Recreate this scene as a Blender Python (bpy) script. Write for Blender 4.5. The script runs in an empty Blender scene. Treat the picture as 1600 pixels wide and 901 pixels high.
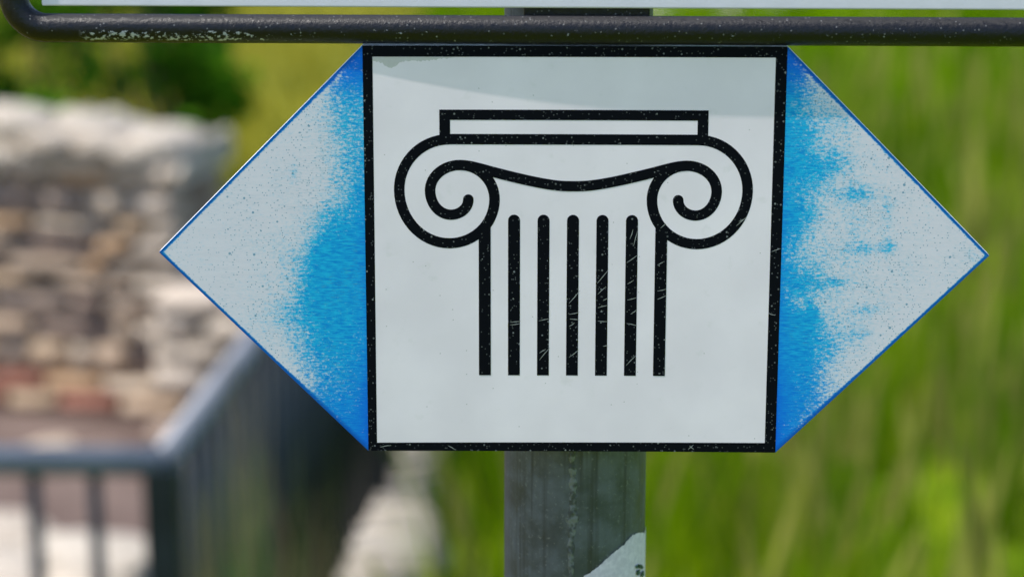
import bpy, math, random
import numpy as np
from mathutils import Vector, Matrix

R = math.radians
sc = bpy.context.scene
col = sc.collection

# ------------------------------------------------------------------ camera
CAM = Vector((-0.00174, -0.87651, 1.75))
ZP = 1.75 - 0.20467                      # height of the middle of the marker plate
PITCH, YAW, ROLL = -0.24554, -0.02559, 0.00108
PW, PH, FPX = 1600.0, 901.0, 1600 * 80 / 36.0
cp, sp, cy_, sy_ = math.cos(PITCH), math.sin(PITCH), math.cos(YAW), math.sin(YAW)
FWD = Vector((sy_ * cp, cy_ * cp, sp))
_r = Vector((cy_, -sy_, 0)); _u = _r.cross(FWD)
RGT = _r * math.cos(ROLL) + _u * math.sin(ROLL)
UPV = _u * math.cos(ROLL) - _r * math.sin(ROLL)
cam_d = bpy.data.cameras.new('camera'); cam = bpy.data.objects.new('camera', cam_d); col.objects.link(cam)
M3 = Matrix((RGT, UPV, -FWD)).transposed()
cam.matrix_world = Matrix.Translation(CAM) @ M3.to_4x4()
cam_d.sensor_width = 36; cam_d.lens = 80; cam_d.clip_start = 0.05; cam_d.clip_end = 2000
cam_d.dof.use_dof = True; cam_d.dof.focus_distance = 0.905; cam_d.dof.aperture_fstop = 6.6
sc.camera = cam

# ------------------------------------------------------------------ sky, sun, exposure
SUN = Vector((-0.45, -0.115, 0.88)).normalized()      # towards the sun
w = bpy.data.worlds.new('World'); sc.world = w; w.use_nodes = True
nt = w.node_tree; bg = nt.nodes['Background']
sky = nt.nodes.new('ShaderNodeTexSky'); sky.sky_type = 'NISHITA'; sky.sun_disc = False
sky.sun_elevation = math.asin(SUN.z); sky.sun_rotation = math.atan2(SUN.x, SUN.y)
sky.air_density = 1.0; sky.dust_density = 1.2; sky.ozone_density = 3.0
nt.links.new(sky.outputs[0], bg.inputs[0]); bg.inputs[1].default_value = 0.15
sd = bpy.data.lights.new('sun', 'SUN'); sd.energy = 3.0; sd.angle = R(0.53); sd.color = (1, 0.95, 0.87)
so = bpy.data.objects.new('sun', sd); col.objects.link(so)
so.rotation_euler = (-SUN).to_track_quat('-Z', 'Y').to_euler(); so.location = SUN * 30
sc.view_settings.view_transform = 'Standard'; sc.view_settings.look = 'None'
sc.view_settings.gamma = 1; sc.view_settings.use_curve_mapping = False
sc.view_settings.exposure = 0.95
sc.cycles.use_denoising = True
sc.cycles.max_bounces = 8

# ------------------------------------------------------------------ helpers
def ray(px, py): return FWD + RGT * ((px - PW / 2) / FPX) - UPV * ((py - PH / 2) / FPX)
def at_y(px, py, y):                      # where the line of sight meets the upright plane y
    d = ray(px, py); return CAM + d * ((y - CAM.y) / d.y)
def at_z(px, py, z):                      # where it meets level ground
    d = ray(px, py); return CAM + d * ((z - CAM.z) / d.z)
def pp(px, py):                           # plate coordinates (x, z from the middle of the plate)
    p = at_y(px, py, 0.0); return (p.x, p.z - ZP)

def mesh(name, verts, faces, mat, parent=None, smooth=False, loc=None):
    me = bpy.data.meshes.new(name); me.from_pydata([tuple(v) for v in verts], [], faces); me.update()
    if mat: me.materials.append(mat)
    if smooth: me.polygons.foreach_set('use_smooth', [True] * len(me.polygons))
    o = bpy.data.objects.new(name, me); col.objects.link(o)
    if parent: o.parent = parent
    if loc: o.location = loc
    return o
def empty(name, loc=(0, 0, 0), label=None, cat=None, group=None):
    o = bpy.data.objects.new(name, None); col.objects.link(o); o.location = loc; o.empty_display_size = 0.05
    tag(o, label, cat, group); return o
def tag(o, label=None, cat=None, group=None, kind=None):
    if label: o['label'] = label
    if cat: o['category'] = cat
    if group: o['group'] = group
    if kind: o['kind'] = kind
    return o

class Nodes:
    def __init__(s, name, rough=0.5, spec=0.5, metal=0.0):
        s.m = bpy.data.materials.new(name); s.m.use_nodes = True; s.t = s.m.node_tree
        s.b = s.t.nodes['Principled BSDF']; s.b.inputs['Roughness'].default_value = rough
        s.b.inputs['Specular IOR Level'].default_value = spec; s.b.inputs['Metallic'].default_value = metal
        s.tc = s.n('ShaderNodeTexCoord')
    def n(s, k): return s.t.nodes.new(k)
    def l(s, a, b): s.t.links.new(a, b)
    def put(s, sock, v):
        if hasattr(v, 'is_output'): s.l(v, sock)
        elif isinstance(v, (tuple, list)) and len(v) == 3 and sock.type == 'RGBA': sock.default_value = (*v, 1)
        else: sock.default_value = v
    def coord(s, scale=(1, 1, 1), out='Object', loc=(0, 0, 0)):
        mp = s.n('ShaderNodeMapping'); mp.inputs['Scale'].default_value = scale; mp.inputs['Location'].default_value = loc
        s.l(s.tc.outputs[out], mp.inputs[0]); return mp.outputs[0]
    def noise(s, scale, detail=4, vec=None, rough=0.5):
        n = s.n('ShaderNodeTexNoise'); n.inputs['Scale'].default_value = scale; n.inputs['Detail'].default_value = detail
        n.inputs['Roughness'].default_value = rough; s.l(vec if vec else s.tc.outputs['Object'], n.inputs['Vector']); return n.outputs['Fac']
    def voro(s, scale, vec=None, out='Distance'):
        n = s.n('ShaderNodeTexVoronoi'); n.inputs['Scale'].default_value = scale
        s.l(vec if vec else s.tc.outputs['Object'], n.inputs['Vector']); return n.outputs['Distance'], n.outputs['Color']
    def voro2(s, scale):                       # cells in the plane of the plate
        x = s.sep(s.tc.outputs['Object']); cb = s.n('ShaderNodeCombineXYZ'); s.l(x[0], cb.inputs[0]); s.l(x[2], cb.inputs[1])
        n = s.n('ShaderNodeTexVoronoi'); n.voronoi_dimensions = '2D'; n.inputs['Scale'].default_value = scale
        s.l(cb.outputs[0], n.inputs['Vector']); return n.outputs['Distance'], n.outputs['Color']
    def math(s, op, a, b=0.0, c=0.0, clamp=False):
        n = s.n('ShaderNodeMath'); n.operation = op; n.use_clamp = clamp
        for i, v in enumerate((a, b, c)): s.put(n.inputs[i], v)
        return n.outputs[0]
    def step(s, v, lo, hi, a=0.0, b=1.0):
        n = s.n('ShaderNodeMapRange'); n.interpolation_type = 'SMOOTHSTEP'
        for i, x in enumerate((v, lo, hi, a, b)): s.put(n.inputs[i], x)
        return n.outputs[0]
    def mix(s, f, a, b):
        n = s.n('ShaderNodeMix'); n.data_type = 'RGBA'
        s.put(n.inputs[0], f); s.put(n.inputs[6], a); s.put(n.inputs[7], b); return n.outputs[2]
    def attr(s, name, kind='GEOMETRY', out='Fac'):
        n = s.n('ShaderNodeAttribute'); n.attribute_name = name; n.attribute_type = kind; return n.outputs[out]
    def sep(s, v):
        n = s.n('ShaderNodeSeparateXYZ'); s.l(v, n.inputs[0]); return n.outputs
    def color(s, c): s.put(s.b.inputs['Base Color'], c); return s
    def rough(s, v): s.put(s.b.inputs['Roughness'], v); return s
    def bump(s, h, strength=0.3, dist=0.001):
        n = s.n('ShaderNodeBump'); n.inputs['Strength'].default_value = strength; n.inputs['Distance'].default_value = dist
        s.l(h, n.inputs['Height']); s.l(n.outputs[0], s.b.inputs['Normal']); return s

M = {}
# white enamel of the square panel
k = Nodes('white_enamel', 0.38, 0.4)
mot = k.noise(28, 5); dirt = k.noise(160, 3)
c = k.mix(k.step(mot, .3, .75), (.725, .645, .72), (.795, .71, .785))
c = k.mix(k.math('MULTIPLY', k.step(dirt, .62, .8), .18), c, (.45, .45, .43))
d, rc = k.voro2(190); sr = k.sep(rc)
c = k.mix(k.math('MULTIPLY', k.math('MULTIPLY', k.step(d, .015, .06, 1, 0), k.step(sr[0], .93, .94)), .75), c, (.2, .2, .19))
k.color(c).rough(k.step(k.noise(60, 3), .3, .7, .32, .46)); k.bump(k.noise(900, 2), .05, .0003); M['white'] = k.m
# plate metal with white coating on the edges
k = Nodes('plate_edge', 0.45, 0.5); k.color(k.mix(k.noise(300, 3), (.84, .87, .89), (.90, .92, .93))); M['plate'] = k.m
# black print with pale pin specks
k = Nodes('black_print', 0.5, 0.03)
d, rc = k.voro2(430); sr = k.sep(rc)
sz = k.math('MULTIPLY', sr[0], .17)
dot = k.math('MULTIPLY', k.math('LESS_THAN', d, sz), k.step(k.math('ADD', sr[1], k.math('MULTIPLY', k.math('SUBTRACT', k.noise(38, 3), .5), 1.1)), .62, .68))
d2, rc2 = k.voro2(1300); s2 = k.sep(rc2)
dot2 = k.math('MULTIPLY', k.math('LESS_THAN', d2, .28), k.step(s2[1], .93, .94))
big = k.step(k.noise(420, 2), .72, .76)
zz = k.sep(k.tc.outputs['Object'])[2]
low = k.math('MULTIPLY', big, k.step(zz, -.072, -.080))
f = k.math('MAXIMUM', k.math('MULTIPLY', dot, k.math('MULTIPLY_ADD', sr[2], .38, .08)), k.math('MULTIPLY', dot2, .22))
f = k.math('MAXIMUM', f, k.math('MULTIPLY', low, .6))
k.color(k.mix(f, (.0035, .0042, .007), (.42, .44, .45))); M['black'] = k.m
k = Nodes('scratch', .5, .3); k.color((.30, .31, .31)); M['scratch'] = k.m
k = Nodes('peeled', .6, .3); k.color(k.mix(k.noise(700, 3), (.47, .44, .44), (.56, .53, .54))); M['peeled'] = k.m
# faded blue of the arrow points: how much blue is left is stored on the mesh, the fraying is noise
k = Nodes('faded_blue', 0.55, 0.04)
keep = k.attr('keep'); deep = k.attr('deep')
st1 = k.noise(1, 3, k.coord((240, 1, 1500)), .6)
st2 = k.noise(1, 4, k.coord((420, 1, 900), loc=(3, 0, 5)), .65)
blot = k.noise(75, 4, None, .6)
m = k.math('ADD', keep, k.math('MULTIPLY', k.math('SUBTRACT', st1, .5), .65))
m = k.math('ADD', m, k.math('MULTIPLY', k.math('SUBTRACT', st2, .5), .9))
m = k.math('ADD', m, k.math('MULTIPLY', k.math('SUBTRACT', blot, .5), .55))
m = k.math('ADD', m, k.math('MULTIPLY', k.math('SUBTRACT', k.noise(1, 5, k.coord((800, 1, 1100), loc=(1, 0, 7)), .8), .5), 1.6))
cov = k.step(m, .33, .74)
d, rc = k.voro2(310); sr = k.sep(rc)
sz = k.math('MULTIPLY', k.math('POWER', sr[0], 3.0), .17)
spk = k.math('MULTIPLY', k.step(k.math('SUBTRACT', d, sz), -.02, .03, 1, 0), k.step(sr[1], .66, .7))
d2, rc2 = k.voro2(1000); s2 = k.sep(rc2)
spk2 = k.math('MULTIPLY', k.step(d2, .14, .30, 1, 0), k.step(k.math('ADD', s2[1], k.math('MULTIPLY', keep, .35)), .86, .89))
spk = k.math('MULTIPLY', k.math('MULTIPLY', k.math('MAXIMUM', spk, spk2), k.step(keep, -.05, .07)), k.math('MULTIPLY_ADD', cov, -.85, 1.0))
blue = k.mix(k.step(k.noise(1, 3, k.coord((220, 1, 1500), loc=(9, 0, 2)), .65), .36, .64), (.000, .225, .62), (.010, .42, .72))
blue = k.mix(k.math('MULTIPLY', k.step(m, .95, .45), .75), blue, (.012, .46, .70))
blue = k.mix(deep, blue, (.000, .12, .68))
blue = k.mix(k.attr('rim'), blue, (.000, .075, .34))
bare = k.mix(k.noise(1, 4, k.coord((60, 1, 700))), (.60, .57, .655), (.69, .65, .735))
haze_b = k.mix(k.math('MULTIPLY', k.step(m, .05, .5), .25), bare, (.14, .46, .66))
c = k.mix(k.math('MULTIPLY', cov, .99), haze_b, blue)
scf = k.math('MULTIPLY', k.step(k.noise(1, 3, k.coord((330, 1, 1900), loc=(4, 0, 1)), .7), .53, .66), k.step(k.noise(55, 3), .40, .60))
c = k.mix(k.math('MULTIPLY', scf, k.step(keep, -.1, .3, .16, .5)), c, (.06, .30, .44))
c = k.mix(k.math('MULTIPLY', spk, .75), c, (.02, .20, .33))
k.color(c); k.bump(st2, .06, .0003); M['blue'] = k.m
# black painted tube, dusty on top, chipped along the front
k = Nodes('tube_paint', 0.34, 0.32)
g = k.n('ShaderNodeNewGeometry'); nz = k.sep(g.outputs['Normal'])[2]
dust = k.math('MULTIPLY', k.step(k.math('ADD', nz, k.math('MULTIPLY', k.math('SUBTRACT', k.noise(1, 4, k.coord((350, 700, 700))), .5), .9)), .45, .95), .8)
c = k.mix(dust, (.003, .003, .005), (.021, .020, .022))
o3 = k.sep(k.tc.outputs['Object'])
chipn = k.noise(1, 5, k.coord((480, 620, 680)), .66)
zone = k.math('MULTIPLY', k.step(o3[0], -.085, -.15), k.math('MULTIPLY', k.step(o3[2], .0005, -.0012), k.step(o3[2], -.0049, -.0038)))
zone2 = k.math('MULTIPLY', k.step(o3[2], .0015, -.0005), k.step(o3[2], -.0052, -.0042))
thr = k.math('SUBTRACT', .70, k.math('ADD', k.math('MULTIPLY', zone, .135), k.math('MULTIPLY', zone2, .035)))
chip = k.math('MULTIPLY', k.step(k.math('SUBTRACT', chipn, thr), -.005, .03), k.step(o3[0], -.192, -.186))
d, rc = k.voro(700); sr = k.sep(rc)
pin = k.math('MULTIPLY', k.math('LESS_THAN', d, .22), k.step(sr[0], .82, .84))
c = k.mix(k.math('MULTIPLY', pin, .35), c, (.3, .3, .3))
c = k.mix(chip, c, (.37, .37, .42))
k.color(c).rough(k.math('MAXIMUM', k.math('MULTIPLY', dust, .9), k.step(k.noise(400, 3), .3, .7, .30, .48)))
k.bump(k.math('ADD', k.noise(760, 5, None, .65), k.math('MULTIPLY', chip, .4)), .38, .0008); M['tube'] = k.m
k = Nodes('panel_sheet', 0.5, 0.4)
c = k.mix(k.noise(120, 5), (.57, .55, .63), (.67, .64, .72)); k.color(c); k.bump(k.noise(700, 3), .1, .0004); M['panel'] = k.m
# galvanized pipe
k = Nodes('galvanized', 0.55, 0.5, 0.35)
st = k.noise(1, 4, k.coord((260, 260, 6)), .6); bl = k.noise(90, 5, None, .6); fn = k.noise(700, 3)
c = k.mix(k.step(bl, .3, .7), (.050, .058, .074), (.108, .12, .145))
c = k.mix(k.math('MULTIPLY', k.step(st, .48, .66), .75), c, (.034, .034, .037))
c = k.mix(k.math('MULTIPLY', k.step(fn, .6, .75), .5), c, (.22, .225, .245))
k.color(c).rough(k.step(bl, .3, .7, .45, .65)); k.bump(k.math('ADD', bl, k.math('MULTIPLY', fn, .5)), .35, .0006); M['galv'] = k.m
k = Nodes('weld', .6, .5, .3); c = k.mix(k.step(k.noise(380, 4), .4, .62), (.05, .056, .06), (.15, .162, .172)); k.color(c); k.bump(k.noise(500, 4), .8, .001); M['weld'] = k.m
k = Nodes('sticker', .6, .3); k.color(k.mix(k.step(k.noise(500, 4), .35, .7), (.56, .50, .60), (.68, .61, .71))); k.bump(k.noise(600, 3), .2, .0004); M['sticker'] = k.m
k = Nodes('sticker_ink', .6, .3); k.color(k.mix(k.step(k.noise(600, 3), .4, .6), (.006, .015, .015), (.04, .10, .085))); M['ink'] = k.m
k = Nodes('steel_clamp', .4, .5, .8); k.color(k.mix(k.noise(300, 3), (.35, .36, .37), (.5, .51, .52))); M['clamp'] = k.m
# railing paint
k = Nodes('railing_paint', .45, .25); c = k.mix(k.step(k.noise(14, 5), .3, .75), (.006, .012, .017), (.012, .021, .028)); k.color(c); k.bump(k.noise(180, 3), .1, .001); M['rail'] = k.m
k = Nodes('handrail_skylit', .42, .5); c = k.mix(k.step(k.noise(9, 5), .3, .75), (.125, .135, .16), (.18, .19, .215)); k.color(c); M['handrail'] = k.m  # handrail: sky and sun light on dark paint, put into a paler base colour
# stones
def stone_mat(name, cols, spots=.35):
    k = Nodes(name, .85, .25)
    oi = k.n('ShaderNodeObjectInfo'); ramp = k.n('ShaderNodeValToRGB'); ramp.color_ramp.interpolation = 'CONSTANT'
    el = ramp.color_ramp.elements
    for i, cc in enumerate(cols):
        e = el[i] if i < 2 else el.new(i / len(cols))
        e.position = i / len(cols); e.color = (*cc, 1)
    k.l(oi.outputs['Random'], ramp.inputs[0])
    n1 = k.noise(9, 6, None, .65); n2 = k.noise(45, 4)
    dk = k.mix(k.math('MULTIPLY', k.step(n1, .35, .7), .32), ramp.outputs[0], (.10, .085, .07))
    c = k.mix(k.math('MULTIPLY', k.step(n2, .5, .75), spots), dk, (.48, .44, .38))
    k.color(c); k.bump(k.math('ADD', n1, k.math('MULTIPLY', n2, .4)), .6, .02); return k.m
M['stone'] = stone_mat('wall_stone', [(.51, .365, .235), (.48, .36, .26), (.58, .45, .33), (.29, .21, .165), (.54, .395, .275), (.39, .29, .22), (.59, .47, .35), (.51, .33, .19)])
M['quoin'] = stone_mat('quoin_stone', [(.60, .50, .40), (.54, .45, .36), (.64, .54, .43)])
M['pale'] = stone_mat('pale_limestone', [(.53, .455, .365), (.50, .435, .35), (.55, .465, .36), (.48, .405, .32)], .2)
M['greylime'] = stone_mat('grey_limestone', [(.46, .40, .32), (.38, .335, .28), (.49, .43, .35), (.29, .26, .22)], .3)
M['brick'] = stone_mat('red_tile', [(.30, .125, .085), (.27, .115, .085), (.34, .15, .105), (.22, .11, .085)], .15)
k = Nodes('mortar', .95, .1); n1 = k.noise(20, 6); k.color(k.mix(n1, (.26, .215, .175), (.42, .35, .29))); k.bump(n1, .8, .02); M['mortar'] = k.m
# ground
k = Nodes('ground_meadow', .95, .1)
x3 = k.sep(k.tc.outputs['Object'])
nn = k.noise(.9, 6, None, .6); n3 = k.noise(7, 5, None, .65)
side = k.step(k.math('ADD', x3[0], k.math('MULTIPLY', k.math('SUBTRACT', nn, .5), 1.2)), -.9, .1)
olive = k.mix(k.step(n3, .3, .7), (.145, .140, .008), (.215, .205, .016))
olive = k.mix(k.math('MULTIPLY', k.step(nn, .5, .75), .6), olive, (.11, .13, .02))
green = k.mix(k.step(n3, .3, .7), (.07, .15, .002), (.20, .28, .004))
c = k.mix(side, olive, green); k.color(c); k.bump(n3, .8, .04); M['ground'] = k.m
k = Nodes('earth', .95, .1); n1 = k.noise(3, 6, None, .65); n2 = k.noise(30, 4)
c = k.mix(k.step(n1, .3, .7), (.095, .066, .056), (.16, .118, .10)); c = k.mix(k.math('MULTIPLY', k.step(n2, .55, .75), .5), c, (.22, .17, .14)); k.color(c); k.bump(n2, .6, .02); M['earth'] = k.m
k = Nodes('gravel_path', .95, .1); n2 = k.noise(25, 5); k.color(k.mix(n2, (.36, .30, .26), (.50, .43, .38))); k.bump(n2, .6, .02); M['path'] = k.m
def leaf_mat(name, trans=.35):
    k = Nodes(name, .7, 0.0)
    c = k.attr('tint', out='Color'); k.color(c)
    tr = k.n('ShaderNodeBsdfTranslucent'); k.l(c, tr.inputs[0])
    mx = k.n('ShaderNodeMixShader'); mx.inputs[0].default_value = trans
    out = k.t.nodes['Material Output']; k.l(k.b.outputs[0], mx.inputs[1]); k.l(tr.outputs[0], mx.inputs[2]); k.l(mx.outputs[0], out.inputs[0]); return k.m
M['leaf'] = leaf_mat('leaf'); M['grass'] = leaf_mat('grass_blade', .5)
k = Nodes('bark', .9, .2); k.color(k.mix(k.noise(40, 4), (.07, .05, .035), (.15, .11, .075))); M['bark'] = k.m

# ------------------------------------------------------------------ ground
def terrain(x, y):
    t = min(1, max(0, (y + 1.0) / 2.6)); t = t * t * (3 - 2 * t)
    z = -0.02 - 0.48 * t
    d = math.hypot(x, y)
    if d > 34: q = min(1, (d - 34) / 260); z += q * q * (3 - 2 * q) * 26
    return z
def axis_grid(lo, hi, fine_lo, fine_hi, step):
    a = [fine_lo + i * step for i in range(int((fine_hi - fine_lo) / step) + 1)]
    v, s = fine_lo, step
    while v > lo: s *= 1.35; v -= s; a.insert(0, v)
    v, s = a[-1], step
    while v < hi: s *= 1.35; v += s; a.append(v)
    return a
gx = axis_grid(-420, 420, -6, 6, .4); gy = axis_grid(-300, 600, -2, 24, .4)
vs = [(x, y, terrain(x, y)) for y in gy for x in gx]; nx = len(gx)
fs = [(j * nx + i, j * nx + i + 1, (j + 1) * nx + i + 1, (j + 1) * nx + i) for j in range(len(gy) - 1) for i in range(nx - 1)]
tag(mesh('ground', vs, fs, M['ground'], smooth=True), kind='structure')
GZ = -0.5
# earth floor inside the railing
vs = [(-7, 2.84, GZ + .004), (-.70, 2.84, GZ + .004), (-.52, 7.9, GZ + .004), (-7, 7.9, GZ + .004)]
tag(mesh('earth_floor', vs, [(0, 1, 2, 3)], M['earth']), kind='structure')
# gravel path passing behind the meadow
pts = [(-1.0, 23.5), (-.9, 20.5), (-.65, 18.6), (-.1, 17.4), (.6, 17.0), (1.3, 17.6), (2.2, 19.2), (3.2, 22.5), (4.2, 27)]
vs = []
for i, (x, y) in enumerate(pts):
    a = Vector(pts[max(0, i - 1)]); b = Vector(pts[min(len(pts) - 1, i + 1)]); t = (b - a).normalized(); n = Vector((-t.y, t.x))
    for s in (-.5, .5): vs.append((x + n.x * s, y + n.y * s, GZ + .006))
tag(mesh('gravel_path', vs, [(2 * i, 2 * i + 1, 2 * i + 3, 2 * i + 2) for i in range(len(pts) - 1)], M['path']), kind='structure')

# ------------------------------------------------------------------ the marker sign
A = 0.082                                  # half the square
TIP = 1.994 * A
TUBE_R = 0.0056
def bend(x):                               # the sheet is slightly bowed
    u = (x + .078) / .156
    if u > 1: return -.0012
    if u < 0: return -.0034 + u * .0034
    return -.0012 - .0022 * (1 - u) ** 2
sign = empty('marker_sign', (0, 0, ZP), 'hexagonal sign with black column emblem on white and faded blue points at both sides', 'sign')
TH = .0055
def P(x, z, off): return (x, bend(x) - off, z)
# plate body: outline prism, split in x so that it follows the bow
xs = [-TIP] + [-TIP + (TIP - A) * i / 10 for i in range(1, 10)] + [-A + 2 * A * i / 24 for i in range(25)] + [A + (TIP - A) * i / 10 for i in range(1, 10)] + [TIP]
def zh(x): return A if abs(x) <= A else max(1e-5, A * (TIP - abs(x)) / (TIP - A))
vs, fs = [], []
for x in xs:
    h = zh(x)
    vs += [P(x, h, 0), P(x, -h, 0), P(x, -h, -TH), P(x, h, -TH)]
for i in range(len(xs) - 1):
    a, b = 4 * i, 4 * i + 4
    for q in range(4): fs.append((a + q, a + (q + 1) % 4, b + (q + 1) % 4, b + q))
fs += [(0, 3, 2, 1), (len(vs) - 4, len(vs) - 3, len(vs) - 2, len(vs) - 1)]
mesh('plate', vs, fs, M['plate'], sign)
def sheet(name, rows, mat, off, parent=sign):    # rows: list of polylines of (x,z) of equal length
    n = len(rows[0]); vs = [P(x, z, off) for r in rows for x, z in r]
    fs = [(j * n + i, j * n + i + 1, (j + 1) * n + i + 1, (j + 1) * n + i) for j in range(len(rows) - 1) for i in range(n - 1)]
    return mesh(name, vs, fs, mat, parent)
def lin(a, b, n): return [a + (b - a) * i / n for i in range(n + 1)]
def quad(name, q, mat, off, nu=30, nv=2):        # q: TL TR BR BL in plate coordinates
    tl, tr, br, bl = [Vector(p) for p in q]
    return sheet(name, [[tuple((tl.lerp(tr, u)).lerp(bl.lerp(br, u), v)) for u in lin(0, 1, nu)] for v in lin(0, 1, nv)], mat, off)
# black border (outer square to inner panel) as one ring
o4 = [(-A, A), (A, A), (A, -A), (-A, -A)]
i4 = [pp(583.2, 87), pp(1211.8, 89.8), pp(1194.5, 690), pp(590.2, 686.8)]
vs, fs = [], []
NS = 24
for e in range(4):
    for t in range(NS):
        t = t / NS
        o = Vector(o4[e]).lerp(Vector(o4[(e + 1) % 4]), t); i_ = Vector(i4[e]).lerp(Vector(i4[(e + 1) % 4]), t)
        vs += [P(o.x, o.y, .00006), P(i_.x, i_.y, .00006)]
nn_ = 4 * NS
for i in range(nn_):
    j = (i + 1) % nn_; fs.append((2 * i, 2 * j, 2 * j + 1, 2 * i + 1))
mesh('border', vs, fs, M['black'], sign)
ins = .0004
quad('white_panel', [(i4[0][0] - ins, i4[0][1] + ins), (i4[1][0] + ins, i4[1][1] + ins), (i4[2][0] + ins, i4[2][1] - ins), (i4[3][0] - ins, i4[3][1] - ins)], M['white'], .00003)
# blue points
def sig(v): return 1 / (1 + math.exp(-max(-40, min(40, v))))
def interp(v, tab):
    if v <= tab[0][0]: return tab[0][1]
    for (a, p), (b, q) in zip(tab, tab[1:]):
        if v <= b: return p + (q - p) * (v - a) / (b - a)
    return tab[-1][1]
def gs(x, y, cx, cy, sx, sy): return math.exp(-((x - cx) / sx) ** 2 - ((y - cy) / sy) ** 2)
def inv_px(x, z):
    d = Vector((x, 0, z + ZP)) - CAM; t = d.dot(FWD); return PW / 2 + FPX * d.dot(RGT) / t, PH / 2 - FPX * d.dot(UPV) / t
LXB = [(80, 505), (120, 525), (150, 548), (200, 557), (260, 556), (310, 552), (335, 540), (360, 515), (380, 485), (440, 480), (480, 468), (512, 460), (540, 464), (560, 482), (592, 490), (640, 470), (704, 470)]
RXB = [(75, 1300), (110, 1275), (140, 1262), (180, 1240), (230, 1243), (270, 1246), (320, 1236), (390, 1236), (420, 1234), (470, 1236), (495, 1262), (540, 1280), (580, 1272), (620, 1282), (650, 1275), (704, 1290)]
def keep_left(x, y):
    v = .90 * sig((x - interp(y, LXB)) / 22)
    v += .10 * sig((x - interp(y, LXB) + 60) / 24) * (1 - v)
    v += .12 * gs(x, y, 545, 280, 40, 90) + .14 * gs(x, y, 510, 340, 50, 40) + .40 * gs(x, y, 461, 266, 7, 16) + .25 * gs(x, y, 500, 430, 60, 60)
    v += .16 * gs(x, y, 400, 500, 60, 35) + .08 * gs(x, y, 440, 320, 110, 130) + .10 * gs(x, y, 530, 230, 40, 100) + .22 * gs(x, y, 530, 160, 30, 40)
    return v
def keep_right(x, y):
    v = .84 * sig((interp(y, RXB) - 4 - x) / 21) + .16 * math.exp(-(x - 1216) / 40)
    for cx, cy, sx, sy, a in ((1262, 190, 50, 55, .28), (1280, 262, 50, 26, .26), (1310, 250, 50, 22, .16), (1338, 300, 34, 14, .34), (1388, 335, 12, 30, .30),
                              (1390, 385, 14, 12, .34), (1345, 388, 36, 10, .24), (1250, 330, 30, 50, .22), (1320, 175, 28, 30, .30), (1310, 440, 26, 8, .30),
                              (1262, 440, 30, 22, .30), (1355, 483, 22, 8, .30), (1345, 520, 20, 10, .22), (1268, 490, 12, 18, .4), (1525, 400, 22, 16, .30), (1290, 540, 60, 80, .22), (1350, 400, 130, 130, .17), (1290, 300, 100, 180, .20), (1275, 560, 70, 90, .10)):
        v += a * gs(x, y, cx, cy, sx, sy)
    return v
def wing(side):
    base = A + .0000; n1, n2 = 64, 96; vs, kp, dp, rm = [], [], [], []
    for i in range(n1 + 1):
        x = A + (TIP - A) * i / n1 * .9999
        h = zh(x)
        for j in range(n2 + 1):
            z = h * (1 - 2 * j / n2)
            vs.append(P(side * x, z, .00003))
            px, py = inv_px(side * x, z)
            e = (h - abs(z)) * .72 * 3960           # distance to the slanting edge, photo pixels
            v = (keep_left if side < 0 else keep_right)(px, py)
            top = z > 0
            rim = sig(((4.2 if not top else 4.4) - e) / .9)
            inner = sig((10 - e) / 2)
            if top: v = v * (1 - .55 * inner * (1 - rim) * (1 if py > 115 else 0))
            v = max(v, 1.5 * rim)
            kp.append(v); rm.append(rim)
            g1 = sig((132 - py) / 14) + .55 * sig((py - 585) / 30) + .5 * rim
            edge = abs(x - A) * 3960
            g1 += .45 * math.exp(-edge / 14) * sig((py - 300) / 40)
            dp.append(min(1, g1))
    m = n2 + 1
    fs = [(i * m + j, i * m + j + 1, (i + 1) * m + j + 1, (i + 1) * m + j) for i in range(n1) for j in range(n2)]
    if side > 0: fs = [f[::-1] for f in fs]
    o = mesh('arrow_point', vs, fs, M['blue'], sign)
    for nm, arr in (('keep', kp), ('deep', dp), ('rim', rm)):
        at = o.data.attributes.new(nm, 'FLOAT', 'POINT'); at.data.foreach_set('value', arr)
    o['label'] = 'blue paint worn to white, more blue left at its lower inner corner' if side < 0 else 'blue paint worn patchy, thin blue strip left along the border'
for s in (-1, 1): wing(s)

# emblem: an ionic column in black line
LW = .00208                                 # half line width
def ribbon(name, pts, off, round_ends=(False, False), hw=LW):
    pts = [Vector(p) for p in pts]; vs, fs = [], []
    for i, p in enumerate(pts):
        t = (pts[min(i + 1, len(pts) - 1)] - pts[max(i - 1, 0)]).normalized(); n = Vector((-t.y, t.x))
        for s in (1, -1): q = p + n * hw * s; vs.append(P(q.x, q.y, off))
    fs = [(2 * i, 2 * i + 1, 2 * i + 3, 2 * i + 2) for i in range(len(pts) - 1)]
    for end, do in ((0, round_ends[0]), (-1, round_ends[1])):
        if do:
            t = (pts[0] - pts[1] if end == 0 else pts[-1] - pts[-2]).normalized(); c = pts[end]; n = Vector((-t.y, t.x)); b = len(vs)
            for a in range(13):
                th = math.pi * a / 12; q = c + n * hw * math.cos(th) + t * hw * math.sin(th); vs.append(P(q.x, q.y, off))
            fs.append(tuple(range(b, b + 13)))
    me = mesh(name, vs, fs, M['black'], sign); return me
AX = (pp(624.7, 294.3)[0] + pp(1167.8, 297.5)[0]) / 2
def arc(p, q, first):                       # quarter ellipse between points with axis aligned tangents
    out = []
    for i in range(16):
        a = math.pi / 2 * i / 15
        if first == 'h': out.append((p[0] + (q[0] - p[0]) * math.sin(a), p[1] + (q[1] - p[1]) * (1 - math.cos(a))))
        else: out.append((p[0] + (q[0] - p[0]) * (1 - math.cos(a)), p[1] + (q[1] - p[1]) * math.sin(a)))
    return out
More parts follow.
